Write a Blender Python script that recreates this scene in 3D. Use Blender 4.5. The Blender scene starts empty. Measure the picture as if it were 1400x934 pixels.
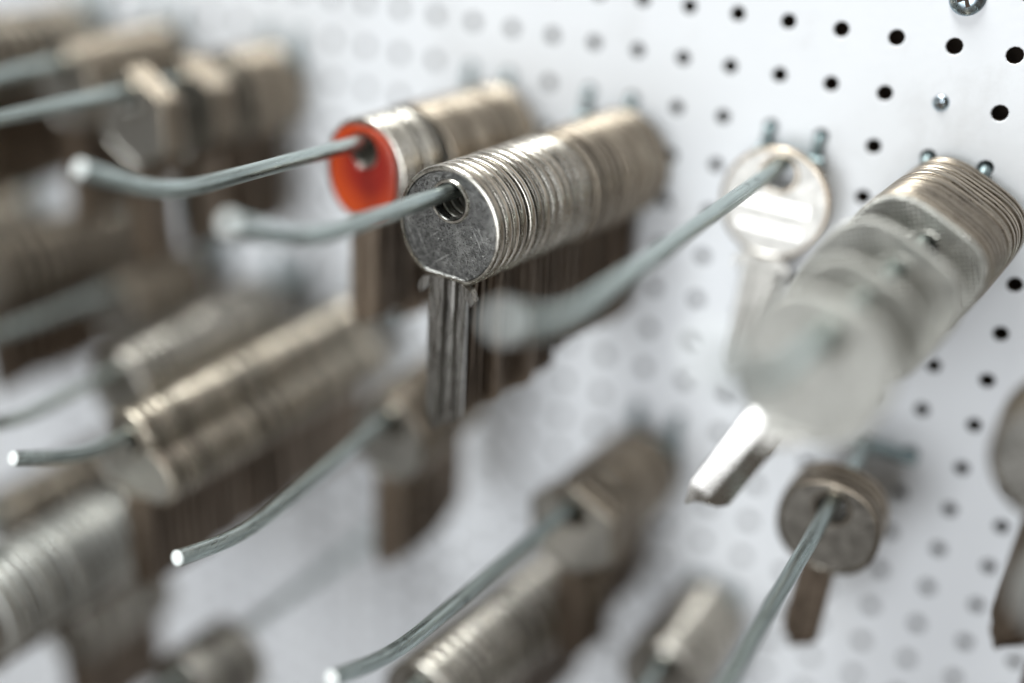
import bpy, bmesh, math, random
from mathutils import Vector, Matrix

random.seed(7)
MM = 0.001
PI = math.pi
PITCH = 12.7                      # pegboard hole pitch, mm
sc = bpy.context.scene
col = sc.collection

# ------------------------------------------------------------------ camera
cam_d = bpy.data.cameras.new("camera")
cam = bpy.data.objects.new("camera", cam_d)
col.objects.link(cam)
sc.camera = cam
YAW, TILT, ROLL = math.radians(29.632), math.radians(26.503), math.radians(3.679)
fw = Vector((-math.sin(YAW) * math.cos(TILT), math.cos(YAW) * math.cos(TILT), -math.sin(TILT)))
rt = Vector((math.cos(YAW), math.sin(YAW), 0))
up = rt.cross(fw)
r2 = math.cos(ROLL) * rt + math.sin(ROLL) * up
u2 = -math.sin(ROLL) * rt + math.cos(ROLL) * up
M3 = Matrix((r2, u2, -fw)).transposed()
cam.matrix_world = Matrix.Translation(Vector((27.87, -261.10, 43.06)) * MM) @ M3.to_4x4()
cam_d.sensor_width = 36
cam_d.lens = 38.03
cam_d.clip_start = 0.005
cam_d.clip_end = 20
cam_d.dof.use_dof = True
cam_d.dof.focus_distance = 0.2355
cam_d.dof.aperture_fstop = 1.62

# ------------------------------------------------------------------ world, lamps, exposure
w = bpy.data.worlds.new("World")
sc.world = w
w.use_nodes = True
bg = w.node_tree.nodes["Background"]
bg.inputs[0].default_value = (0.25, 0.212, 0.168, 1)
bg.inputs[1].default_value = 0.3


def area(name, loc, target, sx, sy, power, color):
    ld = bpy.data.lights.new(name, 'AREA')
    ld.shape = 'RECTANGLE'
    ld.size = sx * MM
    ld.size_y = sy * MM
    ld.energy = power
    ld.color = color
    o = bpy.data.objects.new(name, ld)
    col.objects.link(o)
    o.location = Vector(loc) * MM
    o.rotation_euler = (Vector(target) - Vector(loc)).to_track_quat('-Z', 'Y').to_euler()
    return o


area("ceiling_lamp", (-420, -250, 1150), (-130, -60, -90), 700, 360, 29.0, (0.97, 1.0, 0.985))
area("front_fill_lamp", (-180, -1400, -60), (-100, 0, -60), 760, 760, 14.0, (0.94, 0.975, 1.0))  # added fill from behind the camera, brightens key faces and board

sc.view_settings.view_transform = 'Standard'
sc.view_settings.look = 'None'
sc.view_settings.exposure = 0
sc.view_settings.gamma = 1
sc.view_settings.use_curve_mapping = False
sc.render.engine = 'CYCLES'
sc.cycles.use_denoising = True
sc.cycles.max_bounces = 8
sc.cycles.glossy_bounces = 5
sc.cycles.diffuse_bounces = 4
sc.cycles.sample_clamp_indirect = 8


# ------------------------------------------------------------------ materials
def new_mat(name):
    m = bpy.data.materials.new(name)
    m.use_nodes = True
    nt = m.node_tree
    return m, nt, nt.nodes["Principled BSDF"]


def node(nt, kind, **kw):
    n = nt.nodes.new(kind)
    for k, v in kw.items():
        setattr(n, k, v)
    return n


def ramp(nt, src, p0, c0, p1, c1):
    r = node(nt, 'ShaderNodeValToRGB')
    r.color_ramp.elements[0].position = p0
    r.color_ramp.elements[0].color = c0
    r.color_ramp.elements[1].position = p1
    r.color_ramp.elements[1].color = c1
    nt.links.new(src, r.inputs[0])
    return r


def g(v):
    return (v, v, v, 1)


def metal(name, c_lo, c_hi, rough_lo, rough_hi, scale, bump=0.0, stretch=(1, 1, 1), flecks=False, knurl=False,
          per_object=0.0, wear=None):
    m, nt, b = new_mat(name)
    L = nt.links
    tc = node(nt, 'ShaderNodeTexCoord')
    mp = node(nt, 'ShaderNodeMapping')
    mp.inputs['Scale'].default_value = stretch
    L.new(tc.outputs['Object'], mp.inputs[0])
    oi = node(nt, 'ShaderNodeObjectInfo')
    mp2 = node(nt, 'ShaderNodeVectorMath', operation='MULTIPLY_ADD')
    L.new(oi.outputs['Random'], mp2.inputs[0])
    mp2.inputs[1].default_value = (3.1, 5.3, 7.7)
    L.new(mp.outputs[0], mp2.inputs[2])
    n1 = node(nt, 'ShaderNodeTexNoise')
    n1.inputs['Scale'].default_value = scale
    n1.inputs['Detail'].default_value = 8
    n1.inputs['Roughness'].default_value = 0.65
    L.new(mp2.outputs[0], n1.inputs['Vector'])
    cr = ramp(nt, n1.outputs['Fac'], 0.32, (*c_lo, 1), 0.68, (*c_hi, 1))
    out = cr.outputs[0]
    if per_object:
        mul = node(nt, 'ShaderNodeMapRange')
        mul.inputs[3].default_value = 1 - per_object
        mul.inputs[4].default_value = 1.0
        L.new(oi.outputs['Random'], mul.inputs[0])
        mx = node(nt, 'ShaderNodeMix', data_type='RGBA', blend_type='MULTIPLY')
        mx.inputs[0].default_value = 1
        L.new(out, mx.inputs[6])
        L.new(mul.outputs[0], mx.inputs[7])
        out = mx.outputs[2]
    n2 = node(nt, 'ShaderNodeTexNoise')
    n2.inputs['Scale'].default_value = scale * 3.3
    n2.inputs['Detail'].default_value = 5
    L.new(mp2.outputs[0], n2.inputs['Vector'])
    rr = ramp(nt, n2.outputs['Fac'], 0.3, g(rough_lo), 0.7, g(rough_hi))
    rough = rr.outputs[0]
    if flecks:
        v = node(nt, 'ShaderNodeTexVoronoi')
        v.inputs['Scale'].default_value = 800
        L.new(mp2.outputs[0], v.inputs['Vector'])
        fl = ramp(nt, v.outputs['Distance'], 0.10, g(1), 0.16, g(0))
        n3 = node(nt, 'ShaderNodeTexNoise')
        n3.inputs['Scale'].default_value = 170
        L.new(mp2.outputs[0], n3.inputs['Vector'])
        sel = ramp(nt, n3.outputs['Fac'], 0.56, g(0), 0.62, g(1))
        mm = node(nt, 'ShaderNodeMath', operation='MULTIPLY')
        L.new(fl.outputs[0], mm.inputs[0])
        L.new(sel.outputs[0], mm.inputs[1])
        mx = node(nt, 'ShaderNodeMix', data_type='RGBA')
        L.new(mm.outputs[0], mx.inputs[0])
        L.new(out, mx.inputs[6])
        mx.inputs[7].default_value = (0.9, 0.9, 0.86, 1)
        out = mx.outputs[2]
        ad = node(nt, 'ShaderNodeMath', operation='MULTIPLY_ADD')
        L.new(mm.outputs[0], ad.inputs[0])
        ad.inputs[1].default_value = 0.5
        L.new(rough, ad.inputs[2])
        rough = ad.outputs[0]
    if wear:
        sc_, lo_, hi_, colr = wear
        n4 = node(nt, 'ShaderNodeTexNoise')
        n4.inputs['Scale'].default_value = sc_
        n4.inputs['Detail'].default_value = 9
        n4.inputs['Roughness'].default_value = 0.75
        mw = node(nt, 'ShaderNodeVectorMath', operation='MULTIPLY_ADD')
        mw.inputs[1].default_value = (1, 0.35, 1)
        L.new(tc.outputs['Object'], mw.inputs[0])
        L.new(oi.outputs['Random'], mw.inputs[2])
        L.new(mw.outputs[0], n4.inputs['Vector'])
        ws_ = ramp(nt, n4.outputs['Fac'], lo_, g(0), hi_, g(1))
        mx = node(nt, 'ShaderNodeMix', data_type='RGBA')
        L.new(ws_.outputs[0], mx.inputs[0])
        L.new(out, mx.inputs[6])
        mx.inputs[7].default_value = (*colr, 1)
        out = mx.outputs[2]
    L.new(out, b.inputs['Base Color'])
    L.new(rough, b.inputs['Roughness'])
    b.inputs['Metallic'].default_value = 1
    height = None
    if knurl:
        ws = []
        for rot in (PI / 4, -PI / 4):
            mk = node(nt, 'ShaderNodeMapping')
            mk.inputs['Rotation'].default_value = (0, rot, 0)
            L.new(tc.outputs['Object'], mk.inputs[0])
            wv = node(nt, 'ShaderNodeTexWave', wave_type='BANDS', bands_direction='X')
            wv.inputs['Scale'].default_value = 330
            L.new(mk.outputs[0], wv.inputs['Vector'])
            ws.append(wv)
        ma = node(nt, 'ShaderNodeMath', operation='ADD')
        L.new(ws[0].outputs['Fac'], ma.inputs[0])
        L.new(ws[1].outputs['Fac'], ma.inputs[1])
        height = ma.outputs[0]
    if bump or knurl:
        bp = node(nt, 'ShaderNodeBump')
        bp.inputs['Strength'].default_value = 0.6 if knurl else bump
        bp.inputs['Distance'].default_value = 0.0002 if knurl else 0.00012
        L.new(height if knurl else n2.outputs['Fac'], bp.inputs['Height'])
        L.new(bp.outputs[0], b.inputs['Normal'])
    return m


def add_scratches(m):
    nt = m.node_tree
    b = nt.nodes['Principled BSDF']
    cur = b.inputs['Base Color'].links[0].from_socket
    tc = node(nt, 'ShaderNodeTexCoord')
    for rot, scl in ((0.5, 1500), (-0.9, 1900), (1.3, 1300)):
        mp0 = node(nt, 'ShaderNodeMapping')
        mp0.inputs['Rotation'].default_value = (0, rot, 0)
        nt.links.new(tc.outputs['Object'], mp0.inputs[0])
        mp = node(nt, 'ShaderNodeMapping')
        mp.inputs['Scale'].default_value = (1, 1, 0.05)
        nt.links.new(mp0.outputs[0], mp.inputs[0])
        n = node(nt, 'ShaderNodeTexNoise')
        n.inputs['Scale'].default_value = scl
        n.inputs['Detail'].default_value = 1
        nt.links.new(mp.outputs[0], n.inputs['Vector'])
        r = ramp(nt, n.outputs['Fac'], 0.70, g(0), 0.77, g(0.45))
        mx = node(nt, 'ShaderNodeMix', data_type='RGBA')
        nt.links.new(r.outputs[0], mx.inputs[0])
        nt.links.new(cur, mx.inputs[6])
        mx.inputs[7].default_value = (0.75, 0.75, 0.73, 1)
        cur = mx.outputs[2]
    nt.links.new(cur, b.inputs['Base Color'])


NICKEL = metal("nickel_face", (0.42, 0.41, 0.38), (0.66, 0.64, 0.60), 0.26, 0.46, 260, 0.25, per_object=0.25)
NICKEL_WORN = metal("worn_nickel_face", (0.06, 0.06, 0.06), (0.29, 0.29, 0.28), 0.2, 0.42, 900, 0.6, flecks=True, wear=(90, 0.5, 0.72, (0.5, 0.5, 0.48)))
add_scratches(NICKEL_WORN)
EDGE = metal("cut_nickel_edge", (0.66, 0.62, 0.55), (0.88, 0.84, 0.765), 0.2, 0.34, 420, 0.35, (0.35, 1.6, 0.35),
             per_object=0.35)
EDGE_BROWN = metal("tarnished_edge", (0.315, 0.262, 0.205), (0.55, 0.48, 0.39), 0.24, 0.4, 420, 0.35, (0.35, 1.6, 0.35),
                   per_object=0.35)
EDGE_COPPER = metal("brass_edge", (0.56, 0.48, 0.38), (0.88, 0.80, 0.67), 0.24, 0.4, 420, 0.3, (0.35, 1.6, 0.35),
                    per_object=0.6)
SIDE = metal("sawn_nickel_side", (0.28, 0.22, 0.16), (0.56, 0.465, 0.36), 0.22, 0.4, 600, 0.4, (0.6, 1.2, 0.6), per_object=0.45)
BLADE = metal("dull_blade", (0.19, 0.145, 0.11), (0.44, 0.355, 0.28), 0.3, 0.48, 380, 0.35, (1.6, 1.6, 0.2),
              per_object=0.3)
EDGE_PALE = metal("pale_nickel_edge", (0.74, 0.75, 0.72), (0.92, 0.93, 0.90), 0.42, 0.6, 420, 0.3, per_object=0.3)
SIDE_PALE = metal("pale_sawn_side", (0.60, 0.535, 0.44), (0.92, 0.85, 0.73), 0.18, 0.34, 500, 0.3, (0.6, 1.2, 0.6), per_object=0.62)
DARK = metal("dark_tarnished_face", (0.13, 0.12, 0.105), (0.30, 0.28, 0.25), 0.34, 0.52, 300, 0.3)
STEEL = metal("steel_blade", (0.26, 0.25, 0.235), (0.60, 0.58, 0.55), 0.2, 0.38, 420, 0.3, (1.6, 1.6, 0.15))
KNURL = metal("knurled_nickel_face", (0.48, 0.475, 0.445), (0.64, 0.635, 0.595), 0.42, 0.56, 220, knurl=True)
BRIGHT = metal("polished_nickel", (0.74, 0.72, 0.69), (0.84, 0.82, 0.79), 0.22, 0.3, 240, 0.02)
SATIN = metal("satin_nickel", (0.40, 0.39, 0.37), (0.55, 0.535, 0.505), 0.36, 0.5, 240, 0.1)
ZINC = metal("zinc_wire", (0.32, 0.37, 0.36), (0.66, 0.74, 0.715), 0.22, 0.42, 300, 0.6, (1.5, 0.06, 1.5), wear=(140, 0.585, 0.64, (0.16, 0.17, 0.16)))
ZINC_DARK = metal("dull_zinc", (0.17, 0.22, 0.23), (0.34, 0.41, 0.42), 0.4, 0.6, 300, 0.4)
ZINC_CUT = metal("cut_zinc_end", (0.74, 0.78, 0.77), (0.92, 0.95, 0.94), 0.5, 0.75, 900, 0.8)
ZINC_CUT.node_tree.nodes['Principled BSDF'].inputs['Metallic'].default_value = 0.35  # whitened, less metallic: the bright light on the wire ends is in the colour
SCREW = metal("zinc_screw", (0.40, 0.50, 0.58), (0.62, 0.72, 0.78), 0.2, 0.36, 300, 0.2)


def paint(name, c0, c1, scale, rough, bump, dist):
    m, nt, b = new_mat(name)
    tc = node(nt, 'ShaderNodeTexCoord')
    n = node(nt, 'ShaderNodeTexNoise')
    n.inputs['Scale'].default_value = scale
    n.inputs['Detail'].default_value = 7
    nt.links.new(tc.outputs['Object'], n.inputs['Vector'])
    r = ramp(nt, n.outputs['Fac'], 0.3, (*c0, 1), 0.7, (*c1, 1))
    nt.links.new(r.outputs[0], b.inputs['Base Color'])
    b.inputs['Roughness'].default_value = rough
    n2 = node(nt, 'ShaderNodeTexNoise')
    n2.inputs['Scale'].default_value = scale * 22
    n2.inputs['Detail'].default_value = 3
    nt.links.new(tc.outputs['Object'], n2.inputs['Vector'])
    bp = node(nt, 'ShaderNodeBump')
    bp.inputs['Strength'].default_value = bump
    bp.inputs['Distance'].default_value = dist
    nt.links.new(n2.outputs['Fac'], bp.inputs['Height'])
    nt.links.new(bp.outputs[0], b.inputs['Normal'])
    return m


BOARD = paint("white_board_paint", (0.80, 0.82, 0.855), (0.84, 0.86, 0.89), 18, 0.42, 0.12, 0.0004)
nt_ = BOARD.node_tree
b_ = nt_.nodes['Principled BSDF']
src_ = b_.inputs['Base Color'].links[0].from_socket
tcb_ = node(nt_, 'ShaderNodeTexCoord')
nb_ = node(nt_, 'ShaderNodeTexNoise')
nb_.inputs['Scale'].default_value = 26
nb_.inputs['Detail'].default_value = 10
nb_.inputs['Roughness'].default_value = 0.72
nt_.links.new(tcb_.outputs['Object'], nb_.inputs['Vector'])
rb_ = ramp(nt_, nb_.outputs['Fac'], 0.54, g(0), 0.74, g(0.55))
mb_ = node(nt_, 'ShaderNodeMix', data_type='RGBA')
nt_.links.new(rb_.outputs[0], mb_.inputs[0])
nt_.links.new(src_, mb_.inputs[6])
mb_.inputs[7].default_value = (0.60, 0.60, 0.60, 1)
nt_.links.new(mb_.outputs[2], b_.inputs['Base Color'])
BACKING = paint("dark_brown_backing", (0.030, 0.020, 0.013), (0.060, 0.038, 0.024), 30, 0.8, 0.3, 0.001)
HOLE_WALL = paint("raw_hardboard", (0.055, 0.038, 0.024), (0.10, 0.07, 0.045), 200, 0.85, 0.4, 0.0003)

m_, nt_, b_ = new_mat("orange_enamel")
tc_ = node(nt_, 'ShaderNodeTexCoord')
nz_ = node(nt_, 'ShaderNodeTexNoise')
nz_.inputs['Scale'].default_value = 34
nz_.inputs['Detail'].default_value = 3
nt_.links.new(tc_.outputs['Object'], nz_.inputs['Vector'])
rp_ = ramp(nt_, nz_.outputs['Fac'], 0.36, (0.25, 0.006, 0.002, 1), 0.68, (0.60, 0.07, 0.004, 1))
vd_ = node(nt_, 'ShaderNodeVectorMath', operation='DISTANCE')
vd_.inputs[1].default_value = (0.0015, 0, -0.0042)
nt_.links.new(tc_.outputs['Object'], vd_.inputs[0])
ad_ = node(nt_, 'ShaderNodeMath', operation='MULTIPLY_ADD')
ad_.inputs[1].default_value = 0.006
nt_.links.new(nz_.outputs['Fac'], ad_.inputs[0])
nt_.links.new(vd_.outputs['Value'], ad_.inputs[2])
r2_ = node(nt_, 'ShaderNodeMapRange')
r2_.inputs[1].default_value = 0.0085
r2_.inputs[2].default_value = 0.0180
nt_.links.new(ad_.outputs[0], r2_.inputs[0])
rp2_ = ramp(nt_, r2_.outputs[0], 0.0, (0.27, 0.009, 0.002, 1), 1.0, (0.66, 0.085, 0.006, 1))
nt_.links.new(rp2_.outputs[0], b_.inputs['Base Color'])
b_.inputs['Roughness'].default_value = 0.38
b_.inputs['Coat Weight'].default_value = 0.5
b_.inputs['Coat Roughness'].default_value = 0.1
ORANGE = m_


# ------------------------------------------------------------------ helpers
def link(name, me, parent=None):
    o = bpy.data.objects.new(name, me)
    col.objects.link(o)
    o.parent = parent
    return o


def empty(name, loc, label, cat, group=None):
    o = bpy.data.objects.new(name, None)
    o.empty_display_size = 0.004
    col.objects.link(o)
    o.location = Vector(loc) * MM
    tag(o, label, cat, group)
    return o


def tag(o, label, cat, group=None):
    o['label'] = label
    o['category'] = cat
    if group:
        o['group'] = group


def mesh_from(name, verts, faces, mats, idx=None, smooth_angle=None):
    me = bpy.data.meshes.new(name)
    me.from_pydata([(v[0] * MM, v[1] * MM, v[2] * MM) for v in verts], [], faces)
    for m in mats:
        me.materials.append(m)
    if idx:
        me.polygons.foreach_set('material_index', idx)
    if smooth_angle:
        me.polygons.foreach_set('use_smooth', [True] * len(me.polygons))
        me.set_sharp_from_angle(angle=math.radians(smooth_angle))
    me.update()
    return me


def tube(path, rad, n=14, caps=True, rads=None):
    """verts, faces of a round wire along path (mm)"""
    P = [Vector(p) for p in path]
    vs, fs = [], []
    ref = None
    for i, p in enumerate(P):
        t = ((P[min(i + 1, len(P) - 1)] - P[max(i - 1, 0)])).normalized()
        if ref is None:
            ref = Vector((1, 0, 0)) if abs(t.x) < 0.8 else Vector((0, 0, 1))
        a = (ref - t * ref.dot(t)).normalized()
        b = t.cross(a)
        ref = a
        rr = rads[i] if rads else rad
        for k in range(n):
            q = 2 * PI * k / n
            vs.append(p + (a * math.cos(q) + b * math.sin(q)) * rr)
    for i in range(len(P) - 1):
        for k in range(n):
            fs.append((i * n + k, i * n + (k + 1) % n, (i + 1) * n + (k + 1) % n, (i + 1) * n + k))
    if caps:
        fs.append(tuple(range(n))[::-1])
        fs.append(tuple((len(P) - 1) * n + k for k in range(n)))
    return vs, fs


def rounded(path, rad, seg=7):
    """polyline with its inner corners rounded"""
    P = [Vector(p) for p in path]
    out = [P[0]]
    for i in range(1, len(P) - 1):
        a, b, c = P[i - 1], P[i], P[i + 1]
        d = min(rad, (a - b).length * .49, (c - b).length * .49)
        p0 = b + (a - b).normalized() * d
        p2 = b + (c - b).normalized() * d
        for k in range(seg + 1):
            t = k / seg
            out.append(p0 * (1 - t) ** 2 + b * 2 * t * (1 - t) + p2 * t * t)
    out.append(P[-1])
    return out


# ------------------------------------------------------------------ pegboard
def build_board():
    i0, i1, j0, j1 = -44, 9, -37, 6
    N = 12
    HR = 1.84
    T = 3.2
    bm = bmesh.new()
    h = PITCH / 2
    ring = [(math.cos(2 * PI * k / N + PI / N), math.sin(2 * PI * k / N + PI / N)) for k in range(N)]
    sq = []
    for cx, cz in ring:
        s = h / max(abs(cx), abs(cz))
        sq.append((cx * s, cz * s))
    # force the four corners on the square
    for k in range(N):
        x, z = sq[k]
    corners = [(h, h), (-h, h), (-h, -h), (h, -h)]
    for c in corners:
        best = min(range(N), key=lambda k: (sq[k][0] - c[0]) ** 2 + (sq[k][1] - c[1]) ** 2)
        sq[best] = c
    verts, faces, idx = [], [], []
    for i in range(i0, i1 + 1):
        for j in range(j0, j1 + 1):
            ox, oz = i * PITCH, j * PITCH
            b = len(verts)
            for k in range(N):
                verts.append((ox + sq[k][0], 0, oz + sq[k][1]))
            for k in range(N):
                verts.append((ox + ring[k][0] * (HR + .22), 0, oz + ring[k][1] * (HR + .22)))
            for k in range(N):
                verts.append((ox + ring[k][0] * HR, .25, oz + ring[k][1] * HR))
            for k in range(N):
                verts.append((ox + ring[k][0] * HR, T, oz + ring[k][1] * HR))
            for s in range(3):
                for k in range(N):
                    k2 = (k + 1) % N
                    faces.append((b + s * N + k, b + s * N + k2, b + (s + 1) * N + k2, b + (s + 1) * N + k))
                    idx.append(1 if s == 2 else 0)
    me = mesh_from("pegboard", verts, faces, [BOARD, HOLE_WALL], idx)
    o = link("pegboard", me)
    o['kind'] = 'structure'
    o['label'] = "white painted pegboard with rows of round holes"
    x0, x1, z0, z1 = (i0 - .5) * PITCH, (i1 + .5) * PITCH, (j0 - .5) * PITCH, (j1 + .5) * PITCH
    v = [(x0, 15, z0), (x1, 15, z0), (x1, 15, z1), (x0, 15, z1), (x0, 19, z0), (x1, 19, z0), (x1, 19, z1), (x0, 19, z1)]
    f = [(0, 1, 2, 3), (7, 6, 5, 4), (0, 4, 5, 1), (1, 5, 6, 2), (2, 6, 7, 3), (3, 7, 4, 0)]
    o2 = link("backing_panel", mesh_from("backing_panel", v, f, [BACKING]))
    o2['kind'] = 'structure'
    o2['label'] = "dark panel behind the pegboard seen through its holes"


build_board()

# ------------------------------------------------------------------ hooks
WIRE_R = 1.78
HOOKS = {}


def hook(key, base, bend, tip, label, yb=-118.0, yt=-137.0, prong_dx=PITCH / 2, row=None, cx=None):
    """base/bend/tip = (x, z) in mm at y=0, y=yb, y=yt; prongs go up to the hole row above"""
    root = empty("peg_hook", (base[0], 0, base[1]), label, "hook", "zinc wire hooks on the pegboard")
    o = Vector((base[0], 0, base[1]))
    y0 = -2.15
    P = [Vector((base[0], y0, base[1])), Vector((bend[0], yb, bend[1])), Vector((tip[0], yt, tip[1]))]
    pts = rounded(P, 13, 10)
    # a few extra points on the straight run with the tiny waviness of drawn wire
    run = []
    n = 14
    for k in range(n):
        t = k / n
        p = pts[0].lerp(pts[1], t)
        run.append(p + Vector((random.uniform(-.06, .06), 0, random.uniform(-.06, .06))))
    pts = run + pts[1:]
    vs, fs = tube([p - o for p in pts], WIRE_R, 20)
    fs = fs[:-1]
    shank = link("shank", mesh_from("shank", vs, fs, [ZINC], None, 45), root)
    # sheared end face, slightly domed and burred
    d = (pts[-1] - pts[-2]).normalized()
    e = pts[-1] - o
    vs, fs = tube([e - d * .02, e + d * .18, e + d * .34], 0, 20, True, [WIRE_R * .995, WIRE_R * .95, WIRE_R * .74])
    link("cut_end", mesh_from("cut_end", vs, fs, [ZINC_CUT], None, 20), shank)
    # cross bar against the board with both prongs bent up into the holes
    if row is None:
        row = round(base[1] / PITCH + .6)
    zc = row * PITCH - base[1]
    hw = prong_dx
    if cx is None:
        cx = round(base[0] / PITCH - .5) + .5
    dx = cx * PITCH - base[0]
    vs, fs = tube([(min(dx - hw, 0) - 2, y0, 0), (max(dx + hw, 0) + 2, y0, 0)], WIRE_R * .92, 14)
    link("cross_bar", mesh_from("cross_bar", vs, fs, [ZINC_DARK], None, 45), root)
    for s in (-1, 1):
        px = s * PITCH / 2 + dx
        path = rounded([(px, -1.5, -.6), (px, -1.5, zc - .35), (px, 9, zc - .35)], 1.9, 6)
        vs, fs = tube(path, 1.4, 12)
        link("prong", mesh_from("prong", vs, fs, [ZINC_DARK], None, 45), root)
    HOOKS[key] = (P[0], P[1])
    return root


def wire_at(key, y):
    a, b = HOOKS[key]
    return a.lerp(b, (y - a.y) / (b.y - a.y))


# ------------------------------------------------------------------ key blanks
def circle_poly(cx, cz, rx, rz, n=120, zmin=None, zmax=None, xlim=None):
    P = []
    for k in range(n):
        q = 2 * PI * k / n
        x, z = cx + rx * math.cos(q), cz + rz * math.sin(q)
        if zmin is not None:
            z = max(z, zmin)
        if zmax is not None:
            z = min(z, zmax)
        if xlim is not None:
            x = max(min(x, xlim), -xlim)
        P.append((x, z))
    return P


def superellipse(cx, cz, rx, rz, p, n=120):
    P = []
    for k in range(n):
        q = 2 * PI * k / n
        c, s = math.cos(q), math.sin(q)
        P.append((cx + rx * math.copysign(abs(c) ** (2 / p), c), cz + rz * math.copysign(abs(s) ** (2 / p), s)))
    return P


def ray_r(poly, q):
    dx, dz = math.cos(q), math.sin(q)
    best = 0
    n = len(poly)
    for i in range(n):
        x1, z1 = poly[i]
        x2, z2 = poly[(i + 1) % n]
        ex, ez = x2 - x1, z2 - z1
        den = dx * ez - dz * ex
        if abs(den) < 1e-12:
            continue
        t = (x1 * ez - z1 * ex) / den
        s = (x1 * dz - z1 * dx) / den
        if t > 0 and -1e-9 <= s <= 1 + 1e-9:
            best = max(best, t)
    return best


def bow_mesh(name, poly, hole_r, t, N, mats, rim=1.1, recess=.35, collar=.75, bars=False):
    R = [ray_r(poly, 2 * PI * k / N) for k in range(N)]
    f, b = -t / 2, t / 2
    side_slot = 2 if len(mats) > 2 else 1
    front = [('I', 0, f + .25), ('I', .25, f)]
    if recess:
        front += [('I', collar, f), ('I', collar + .25, f + recess), ('O', rim + .3, f + recess), ('O', rim, f)]
    else:
        front += [('O', 3.2, f)]
    n_face = len(front)
    front += [('O', .62, f), ('O', .28, f + .09), ('O', .07, f + .32), ('O', 0, f + .7)]
    st = front + [('O', 0, b - .7), ('O', .07, b - .32), ('O', .28, b - .09), ('O', .62, b), ('I', .25, b), ('I', 0, b - .25)]
    edge = set(range(n_face - 1, n_face + 7))
    if recess:
        edge |= {1, 2}
    side = n_face + 3
    verts, faces, idx = [], [], []
    for kind, s, y in st:
        for k in range(N):
            q = 2 * PI * k / N
            r = hole_r + s if kind == 'I' else max(R[k] - s, hole_r + collar + .3)
            verts.append((r * math.cos(q), y, r * math.sin(q)))
    m = len(st)
    for i in range(m):
        i2 = (i + 1) % m
        for k in range(N):
            k2 = (k + 1) % N
            faces.append((i * N + k, i2 * N + k, i2 * N + k2, i * N + k2))
            idx.append(side_slot if i == side else (1 if i in edge else 0))
    if bars:
        for zc, hw in ((-7.5, 9.2), (-13.5, 8.4)):
            c = len(verts)
            for y in (f - .28, f + .15):
                for x, z in ((-hw, zc - 1.5), (hw, zc - 1.5), (hw, zc + 1.5), (-hw, zc + 1.5)):
                    verts.append((x, y, z))
            for q in ((0, 1, 2, 3), (0, 4, 5, 1), (1, 5, 6, 2), (2, 6, 7, 3), (3, 7, 4, 0)):
                faces.append(tuple(c + v for v in q))
                idx.append(3)
    return mesh_from(name, verts, faces, mats, idx, 38)


def blade_mesh(name, z_top, length, width, t, mats, style=0, lugs=False, tip_x=-.25):
    h = width / 2
    f, b = -t / 2, t / 2
    if style == 0:      # stepped with two milled grooves
        fr = [(-h, f + .7), (-h + .3, f + .45), (-.16 * width, f + .35), (-.14 * width, f - .35), (-.03 * width, f - .35), (-.01 * width, f + 1.2),
              (.18 * width, f + 1.2), (.20 * width, f - .35), (.28 * width, f - .3), (.31 * width, f + 1.0), (h - .2, f + 1.0), (h, f + 1.2)]
        bk = [(h, b - .3), (.32 * width, b), (.1 * width, b), (.08 * width, b - .6), (-.1 * width, b - .6), (-.12 * width, b), (-h, b - .3)]
    elif style == 1:    # one shallow groove
        fr = [(-h, f + .3), (-h + .3, f), (-.2 * width, f), (-.16 * width, f + .7), (.16 * width, f + .7), (.2 * width, f), (h - .3, f), (h, f + .3)]
        bk = [(h, b - .3), (h - .3, b), (-h + .3, b), (-h, b - .3)]
    else:               # ridge: two slanted faces
        fr = [(-h, f + .8), (-h + .3, f + .35), (.04 * width, f - .05), (.07 * width, f), (h - .2, f + 1.75), (h, f + 2.0)]
        bk = [(h, b - .2), (-h, b - .2)]
    sec = fr + bk
    n = len(sec)
    zt, zb = z_top + .6, z_top - length
    xt = tip_x * width
    zs = [(zt, -h, h), (z_top - length * .3, -h, h), (zb + 5.2, -h, h), (zb + 3.4, -h + .25, h * .7), (zb + 1.2, -h + 1.3, xt + 1.3), (zb, xt - .8, xt + .5)]
    verts, faces = [], []
    for z, xl, xr in zs:
        for x, y in sec:
            tt = (x + h) / width
            yy = y * (1 if z > zb + 2 else .75)
            verts.append((xl + (xr - xl) * tt if (xl, xr) != (-h, h) else x, yy, z))
    for i in range(len(zs) - 1):
        for k in range(n):
            k2 = (k + 1) % n
            faces.append((i * n + k, (i + 1) * n + k, (i + 1) * n + k2, i * n + k2))
    faces.append(tuple(range(n)))
    faces.append(tuple((len(zs) - 1) * n + k for k in range(n))[::-1])
    if lugs:
        for s in (-1, 1):
            c = len(verts)
            xs = [(s * (h - .6), z_top + .2), (s * (h + 1.6), z_top - .8), (s * (h + 2.7), z_top - 3.2), (s * (h + 2.0), z_top - 4.6), (s * (h + .9), z_top - 3.4), (s * (h - .1), z_top - 2.4)]
            if s < 0:
                xs = xs[::-1]
            for y in (f - .05, b - .5):
                for x, z in xs:
                    verts.append((x, y, z))
            m = len(xs)
            faces.append(tuple(c + k for k in range(m)))
            faces.append(tuple(c + m + k for k in range(m))[::-1])
            for k in range(m):
                k2 = (k + 1) % m
                faces.append((c + k, c + m + k, c + m + k2, c + k2))
    me = mesh_from(name, verts, faces, mats, None, 25)
    return me


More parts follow.
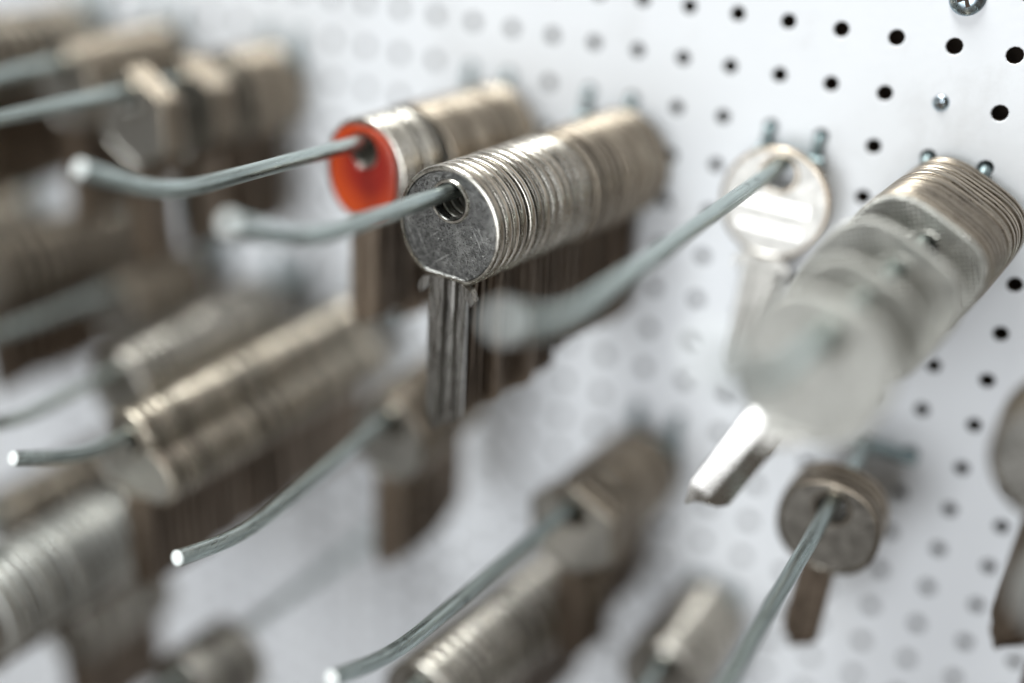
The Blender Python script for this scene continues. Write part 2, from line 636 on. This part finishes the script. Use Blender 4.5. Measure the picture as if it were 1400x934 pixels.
def trefoil():
    P = []
    for k in range(180):
        q = 2 * PI * k / 180
        best = 0
        for cx, cz, r in ((0, 0.5, 8.2), (-7.6, -9.0, 7.4), (7.6, -9.0, 7.4), (0, -9, 8.5), (-3.8, -4.4, 5.8), (3.8, -4.4, 5.8)):
            dx, dz = math.cos(q), math.sin(q)
            bq = dx * cx + dz * cz
            disc = bq * bq - (cx * cx + cz * cz - r * r)
            if disc >= 0:
                best = max(best, bq + math.sqrt(disc))
        P.append((best * math.cos(q), best * math.sin(q)))
    return P


def ngon(n, cx, cz, r, rot):
    return [(cx + r * math.cos(2 * PI * k / n + rot), cz + r * math.sin(2 * PI * k / n + rot)) for k in range(n)]


TYPES = {}


def key_type(name, poly, hole_r, t, bow_mats, blade_args, N=56, **kw):
    TYPES[name] = dict(bow=bow_mesh(name + "_bow", poly, hole_r, t, N, bow_mats, **kw),
                       blade=blade_mesh(name + "_blade", *blade_args), hole_r=hole_r, t=t)


P_ROUND = circle_poly(0, -5.9, 13.3, 13.8, 160, zmin=-18.4)
key_type("round_front", P_ROUND, 4.0, 2.3, [NICKEL_WORN, EDGE, SIDE], (-18.4, 39.5, 9.8, 2.6, [STEEL], 0, True), N=128)
key_type("round", P_ROUND, 4.0, 2.2, [NICKEL, EDGE, SIDE], (-18.4, 38, 9.8, 2.0, [BLADE], 0), N=72)
P_BIG = circle_poly(0, -6.2, 14.0, 14.4, 120, zmin=-19.2)
key_type("big_round", P_BIG, 4.0, 2.2, [NICKEL, EDGE_BROWN, SIDE], (-19.5, 33, 9.4, 2.0, [BLADE], 0), N=60)
P_OV = circle_poly(0, -5.6, 12.2, 13.6, 120, zmin=-18.0)
key_type("oval", P_OV, 4.0, 2.2, [NICKEL, EDGE_BROWN, SIDE], (-18.0, 32, 9.0, 2.0, [BLADE], 1), N=60)
key_type("oval_light", P_OV, 4.0, 2.2, [NICKEL, EDGE, SIDE_PALE], (-18.0, 30, 9.0, 2.0, [BLADE], 1), N=60)
P_SQ = superellipse(0, -7.2, 15.2, 15.2, 3.2, 120)
key_type("square", P_SQ, 3.2, 2.1, [KNURL, EDGE_BROWN, SIDE], (-21.0, 31, 9.0, 2.0, [BLADE], 1), N=72, recess=.25, rim=1.0)
P_SQS = superellipse(0, -6.0, 12.0, 12.4, 3.0, 120)
P_SQF = superellipse(0, -6.4, 13.6, 13.4, 2.4, 120)
P_SQM = superellipse(0, -7.2, 15.0, 15.0, 3.2, 120)
key_type("square_loose", P_SQM, 3.2, 2.1, [KNURL, KNURL, SIDE], (-21.0, 31, 9.0, 2.0, [BLADE], 1), N=72, recess=.2, rim=.9)
key_type("square_short", P_SQF, 3.2, 2.1, [KNURL, KNURL, SIDE], (-19.0, 6, 8.0, 2.0, [NICKEL], 1), N=72, recess=.25, rim=1.0)
key_type("square_ridge", P_SQS, 3.2, 2.1, [KNURL, KNURL, SIDE], (-17.8, 38, 9.0, 3.4, [BRIGHT], 2), N=72, recess=.25, rim=1.0)
key_type("trefoil", trefoil(), 3.8, 2.1, [NICKEL, EDGE_COPPER, SIDE_PALE], (-16.0, 33, 9.0, 2.0, [BLADE], 1), N=84)
P_HEX = ngon(6, 0, -6.0, 14.6, PI / 6)
key_type("hexagon", P_HEX, 4.0, 2.2, [NICKEL, EDGE_BROWN, SIDE], (-20.0, 30, 9.0, 2.0, [BLADE], 1), N=72)
P_OCT = superellipse(0, -5.8, 12.6, 12.8, 2.3, 120)
key_type("dark_round", P_OCT, 3.8, 2.2, [DARK, EDGE_BROWN, SIDE], (-17.6, 27, 8.0, 2.0, [BLADE], 1), N=64)
P_FLAT = circle_poly(0, -6.2, 13.6, 14.0, 120)
key_type("flat_top", P_FLAT, 4.0, 2.2, [NICKEL, EDGE_PALE, SIDE_PALE], (-20.0, 8, 9.0, 2.0, [BLADE], 1), N=72)
P_DISC = circle_poly(0, -7.6, 13.8, 14.2, 140)
key_type("disc", P_DISC, 4.0, 2.2, [SATIN, EDGE_BROWN, SIDE, BRIGHT], (-21.2, 34, 9.5, 2.0, [NICKEL], 1, True), N=96, bars=True)


def key_blank(kind, hk, y, label, swing=0.0, lean=0.0, yaw=0.0, group=None, pre="key_blank"):
    T = TYPES[kind]
    wp = wire_at(hk, y)
    # the top of the hole rests on the wire, whatever the swing
    loc = (wp.x, y, wp.z + WIRE_R - T['hole_r'] - .03)
    root = empty(pre, loc, label, "key", group)
    root.rotation_euler = (math.radians(lean), math.radians(swing), math.radians(yaw))
    link("bow", T['bow'], root)
    link("blade", T['blade'], root)
    return root


ORD = ("first second third fourth fifth sixth seventh eighth ninth tenth eleventh twelfth thirteenth fourteenth fifteenth "
       "sixteenth seventeenth eighteenth nineteenth twentieth").split()


def stack(kind, hk, y0, y1, pitch, label, group, swing=0.0, jit=2.0, gaps=(), lean=0.0, kinds=None, uneven=0.0):
    """keys from the front (y0) to the back (y1)"""
    y = y0
    k = 0
    sw = swing
    while y < y1 - .6:
        if uneven and k and random.random() < uneven:
            y += random.uniform(.7, 2.0)
            sw = swing + random.uniform(-jit, jit) * 1.4
        if k in gaps:
            y += gaps[k] if isinstance(gaps, dict) else 3.0
            sw = swing + random.uniform(-jit, jit)
        kd = kind if not kinds else kinds(y)
        key_blank(kd, hk, y, label.format(ORD[k]) if '{}' in label else label, sw + random.gauss(0, jit * .6), lean, 0, group)
        y += pitch * random.uniform(.97, 1.12)
        k += 1


# ------------------------------------------------------------------ the hooks in view
g12 = PITCH
Z1 = -2.6 * g12
hook("R", (-.5 * g12 + 5.5, Z1 + 1), (-.5 * g12 - 3.5, Z1 - 1), (-12.8, -20.5),
     "zinc wire hook carrying the slanted knurled keys at upper right")
hook("C", (-3.45 * g12, Z1 + 1.6), (-3.5 * g12, Z1 + .2), (-3.5 * g12, Z1 + 7.6),
     "zinc wire hook with one single round key near the board")
hook("M", (-6.95 * g12, Z1), (-7.8 * g12, Z1 + .6), (-7.8 * g12, Z1 + 9.8),
     "zinc wire hook through the sharp round keys at the centre", cx=-7.5)
hook("O", (-10.0 * g12, Z1), (-10.65 * g12, Z1 + 1.6), (-10.7 * g12, Z1 + 11.4),
     "zinc wire hook with bent tip in front of the orange key", cx=-10.5)
hook("L1", (-16.6 * g12, Z1 - 1), (-16.3 * g12, Z1 + 1), (-16.3 * g12, Z1 + 10),
     "blurred zinc wire hook at the left edge, lower of the two there")
hook("L0", (-20.4 * g12, Z1 - 1), (-18.4 * g12, Z1 + 2), (-18.3 * g12, Z1 + 11),
     "blurred zinc wire hook at the left edge, upper of the two there")
Z2 = -8.6 * g12
hook("N", (-23.5 * g12, Z1), (-22.4 * g12, Z1 + 1), (-22.4 * g12, Z1 + 10),
     "zinc wire hook hidden in the leftmost stack of the top row")
hook("D", (-.85 * g12, Z2 + 7), (-.75 * g12, Z2 + 8), (-.7 * g12, Z2 + 16),
     "zinc wire hook running out of the bottom edge below the dark round keys", row=-8)
hook("B", (-10.3 * g12, Z2), (-9.45 * g12, Z2 + .6), (-9.45 * g12, Z2 + 6.2),
     "zinc wire hook with bright cut tip under the long trefoil stack")
hook("A", (-13.5 * g12, Z2 + 1), (-13.55 * g12, Z2 + 2), (-13.55 * g12, Z2 + 11),
     "zinc wire hook through the trefoil keys, its tip at the left edge")
hook("E", (-16.5 * g12, Z2), (-15.9 * g12, Z2), (-15.9 * g12, Z2 + 9),
     "blurred zinc wire hook above and behind the trefoil stack")
hook("V", (-22 * g12, -98), (-22 * g12, -97), (-22 * g12, -88),
     "blurred zinc wire hook under the stacks at upper left")
hook("W", (-27 * g12, Z2), (-27 * g12, Z2 + 1), (-27 * g12, Z2 + 10),
     "blurred zinc wire hook at the left edge halfway up, deepest of those there")
hook("P", (-20 * g12, -172), (-20 * g12, -172), (-20 * g12, -163),
     "blurred zinc wire hook between the three lobed keys and the bright stack below")
hook("J", (-19.5 * g12, Z2), (-19.5 * g12, Z2 + 1), (-19.5 * g12, Z2 + 10),
     "blurred zinc wire hook deep behind the keys at the left")
Z3 = -9.6 * g12
hook("T", (-5.6 * g12, Z3 - 2), (-6.12 * g12, Z3 + .3), (-6.2 * g12, Z3 + 8.0),
     "zinc wire hook with bright cut tip at the bottom centre edge")
Z4 = -12.6 * g12
hook("S", (-6.5 * g12, Z4), (-7.3 * g12, Z4 + 1), (-7.4 * g12, Z4 + 10),
     "zinc wire hook under the stack at the bottom centre, mostly hidden")
hook("Q", (-3.5 * g12, Z4 - 8), (-3.6 * g12, Z4 - 7), (-3.6 * g12, Z4 + 2),
     "zinc wire hook of the stack at the bottom edge right of centre")
Z5 = -11.6 * g12
hook("G", (-15.6 * g12, -149), (-15.7 * g12, -149), (-15.7 * g12, -140),
     "zinc wire hook hidden inside the bright ribbed stack at the lower left edge")
Z6 = -15.6 * g12
hook("H", (-16.5 * g12, -188), (-16.9 * g12, -187), (-17.0 * g12, -178),
     "blurred zinc wire hook in the bottom left corner")
hook("K", (-12.5 * g12, -14.6 * g12), (-12.9 * g12, -14.6 * g12), (-12.9 * g12, -14.6 * g12 + 9),
     "blurred zinc wire hook crossing the white gap at lower left")
hook("X", (34, -46.5), (34, -47.5), (34, -38.5),
     "zinc wire hook at the right edge carrying dark round keys")
hook("Y", (44, -98), (44, -98), (44, -89),
     "zinc wire hook low on the right edge")

# ------------------------------------------------------------------ the keys
# centre: the sharp key and its stack
key_blank("round_front", "M", -75.0, "worn round nickel key blank in sharp focus at the centre, foremost of its stack", 0.5, 0, 0, "key blanks on the central hook")
stack("round", "M", -72.2, -38.5, 2.6, "round nickel key blank, {} behind the sharp worn key in the central stack", "key blanks on the central hook",
      jit=2.2, gaps={4: .5, 9: .4, 12: .3})
stack("big_round", "M", -37.4, -4.2, 2.6, "larger round key blank at the blurred back of the central stack", "back of the central stack", jit=2.4, uneven=0.12)

# orange faced key and its stack
ko = key_blank("oval_light", "O", -58.5, "key blank with glossy orange red face, foremost on its hook", 1, 0, 0, "key blanks on the orange key's hook")
P_CAP = superellipse(0, -5.6, 10.1, 11.6, 2.6, 120)
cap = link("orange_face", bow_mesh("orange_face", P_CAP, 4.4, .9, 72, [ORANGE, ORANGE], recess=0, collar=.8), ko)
cap.location = (0, -1.5 * MM, 0)
cap['label'] = "glossy orange red enamel face"
stack("oval_light", "O", -55.6, -43, 2.7, "pale rimmed key blank, {} behind the orange faced key", "front keys behind the orange key", jit=1.6, gaps={2: 1.4})
stack("big_round", "O", -41, -4.2, 2.4, "brown edged key blank in the blurred stack behind the orange key", "back of the orange key's stack", jit=2, uneven=0.2)

# single key on the C hook
key_blank("disc", "C", -9.0, "single shiny disc headed key with raised bars, hanging alone by the board", 1, -1, 0)

# slanted knurled keys on the R hook
key_blank("square_short", "R", -90, "large blurred pale key nearest the camera, foremost of the slanted keys", 12, -6, 0, "slanted knurled keys")
key_blank("square_ridge", "R", -73, "slanted knurled key with bright blade pointing lower left, second from front", 24, -7, 0, "slanted knurled keys")
key_blank("square_loose", "R", -56, "slanted knurled key hanging free before the tight stack, third from front", 25, -6, 0, "slanted knurled keys")
key_blank("square_loose", "R", -38.5, "slanted knurled key leaning on the tight stack, fourth from front", 26, -4, 0, "slanted knurled keys")
stack("square", "R", -35.5, -4.4, 2.2, "slanted key blank, {} in the tight stack behind the knurled keys at upper right", "tight slanted stack", swing=26, jit=1.4, lean=-3)

# upper left stacks
stack("hexagon", "L1", -62, -54, 2.5, "{} key from the front in the foremost cluster on the lower upper-left hook", "front group at upper left", jit=1)
stack("hexagon", "L1", -43, -34, 2.5, "{} key from the front in the middle cluster on the lower upper-left hook", "middle group at upper left", jit=1)
stack("big_round", "L1", -26, -4.4, 2.5, "brown key blank in the back group of the upper-left stack", "back group at upper left", jit=1)
stack("big_round", "N", -92, -8, 5.0, "brown key blank in the large blurred stack cut by the left edge at the top", "leftmost stack of the top row", jit=1.5)
stack("oval", "L0", -52, -4.4, 3.6, "blurred key blank in the stack at the top left corner", "stack at the top left corner", jit=1.5)

# second row
stack("oval", "V", -70, -12, 4.8, "brown blurred key blank in the loose row under the upper left stacks", "loose row under the upper left stacks", jit=4)
stack("big_round", "W", -60, -12, 5.0, "brown blurred key blank at the left edge halfway up", "keys at the left edge halfway up", jit=3)
stack("oval", "P", -92, -14, 5.0, "brown blurred key blank behind the bright stack at lower left", "keys behind the bright lower left stack", jit=3)
stack("trefoil", "A", -104, -12, 2.75, "three lobed key blank in the long stack at left", "long stack of three lobed keys", jit=1.3, uneven=0.07)
stack("oval_light", "E", -80, -14, 3.6, "blurred round key blank in the stack above and behind the three lobed keys", "stack behind the three lobed keys", jit=1.8, uneven=0.1)
stack("oval", "J", -44, -12, 3.2, "blurred dark key blank deep in the gap at the far left", "keys deep at the far left", jit=2)
stack("oval", "B", -55, -18, 2.7, "blurred round key blank hanging below the central sharp key", "keys hanging below the central key", jit=1.5, uneven=0.25)
stack("hexagon", "T", -44, -34, 2.5, "pale hexagonal key blank, {} from the front on the bottom centre hook", "front keys on the bottom centre hook", jit=2, swing=-4)
stack("oval", "T", -31, -4.6, 2.5, "brown key blank at the back of the bottom centre hook", "back keys on the bottom centre hook", jit=2)
stack("dark_round", "D", -33, -22, 2.6, "dark brown round key blank, {} from the front on the lower right hook", "dark round keys", jit=2, swing=2)

# third row
stack("flat_top", "G", -136, -91, 2.7, "bright round shouldered key blank in the stack at the lower left edge", "bright stack at the lower left edge", jit=1.2, uneven=0.06)
stack("oval_light", "H", -103, -72, 2.9, "blurred key blank in the stack at the bottom left corner", "stack at the bottom left corner", jit=2)
stack("oval_light", "K", -102, -80, 3.4, "pale blurred key, {} from the front at the bottom edge left of centre", "few keys at the bottom edge", jit=2)
stack("oval_light", "S", -88, -14, 3.3, "tan key blank in the stack at the bottom edge below the bent hook", "stack at the bottom centre", jit=1.2, uneven=0.12)
stack("oval_light", "Q", -36, -4.6, 2.7, "key blank in the short stack at the bottom edge right of centre", "short stack at the bottom edge", jit=1, uneven=0.25)
stack("big_round", "X", -70, -56, 2.6, "blurred round key, {} from the front, cut off by the right edge", "keys at the right edge", jit=1, lean=5)
stack("dark_round", "Y", -28, -16, 2.6, "dark key, {} from the front, low at the right edge", "dark keys low at the right edge", jit=1)


# ------------------------------------------------------------------ screws
def screw(x, z, r, label, y=0.0):
    root = empty("screw", (x, y, z), label, "screw", "zinc screws in the pegboard")
    prof = [(r, -.1), (r, -.5), (r * .8, -1.3), (r * .45, -1.7), (.01, -1.75)]
    n = 28
    vs, fs = [], []
    for rr, yy in prof:
        for k in range(n):
            q = 2 * PI * k / n
            vs.append((rr * math.cos(q), yy, rr * math.sin(q)))
    for i in range(len(prof) - 1):
        for k in range(n):
            fs.append((i * n + k, (i + 1) * n + k, (i + 1) * n + (k + 1) % n, i * n + (k + 1) % n))
    link("screw_head", mesh_from("screw_head", vs, fs, [SCREW], None, 40), root)
    vs, fs = [], []
    a, b, d = r * .5, r * .11, .12
    for ang in (0.4, 0.4 + PI / 2):
        c = len(vs)
        for yy in (-1.82, -1.45):
            for px, pz in ((-a, -b), (a, -b), (a, b), (-a, b)):
                vs.append((px * math.cos(ang) - pz * math.sin(ang), yy - (0.01 if ang > 1 else 0), px * math.sin(ang) + pz * math.cos(ang)))
        for q in ((0, 1, 2, 3), (0, 4, 5, 1), (1, 5, 6, 2), (2, 6, 7, 3), (3, 7, 4, 0)):
            fs.append(tuple(c + v for v in q))
    link("recess_shade", mesh_from("recess_shade", vs, fs, [BACKING]), root)  # dark cross proud of the head, the recess's shade put into its colour
    vs, fs = tube([(0, -.3, 0), (0, 9, 0)], min(r * .5, 1.6), 10)
    link("screw_shaft", mesh_from("screw_shaft", vs, fs, [SCREW], None, 40), root)


screw(-12.3, 10.6, 3.9, "round zinc screw head cut off by the top edge")
screw(-g12, -g12, 2.1, "small pale screw set into a pegboard hole at upper right", y=1.2)
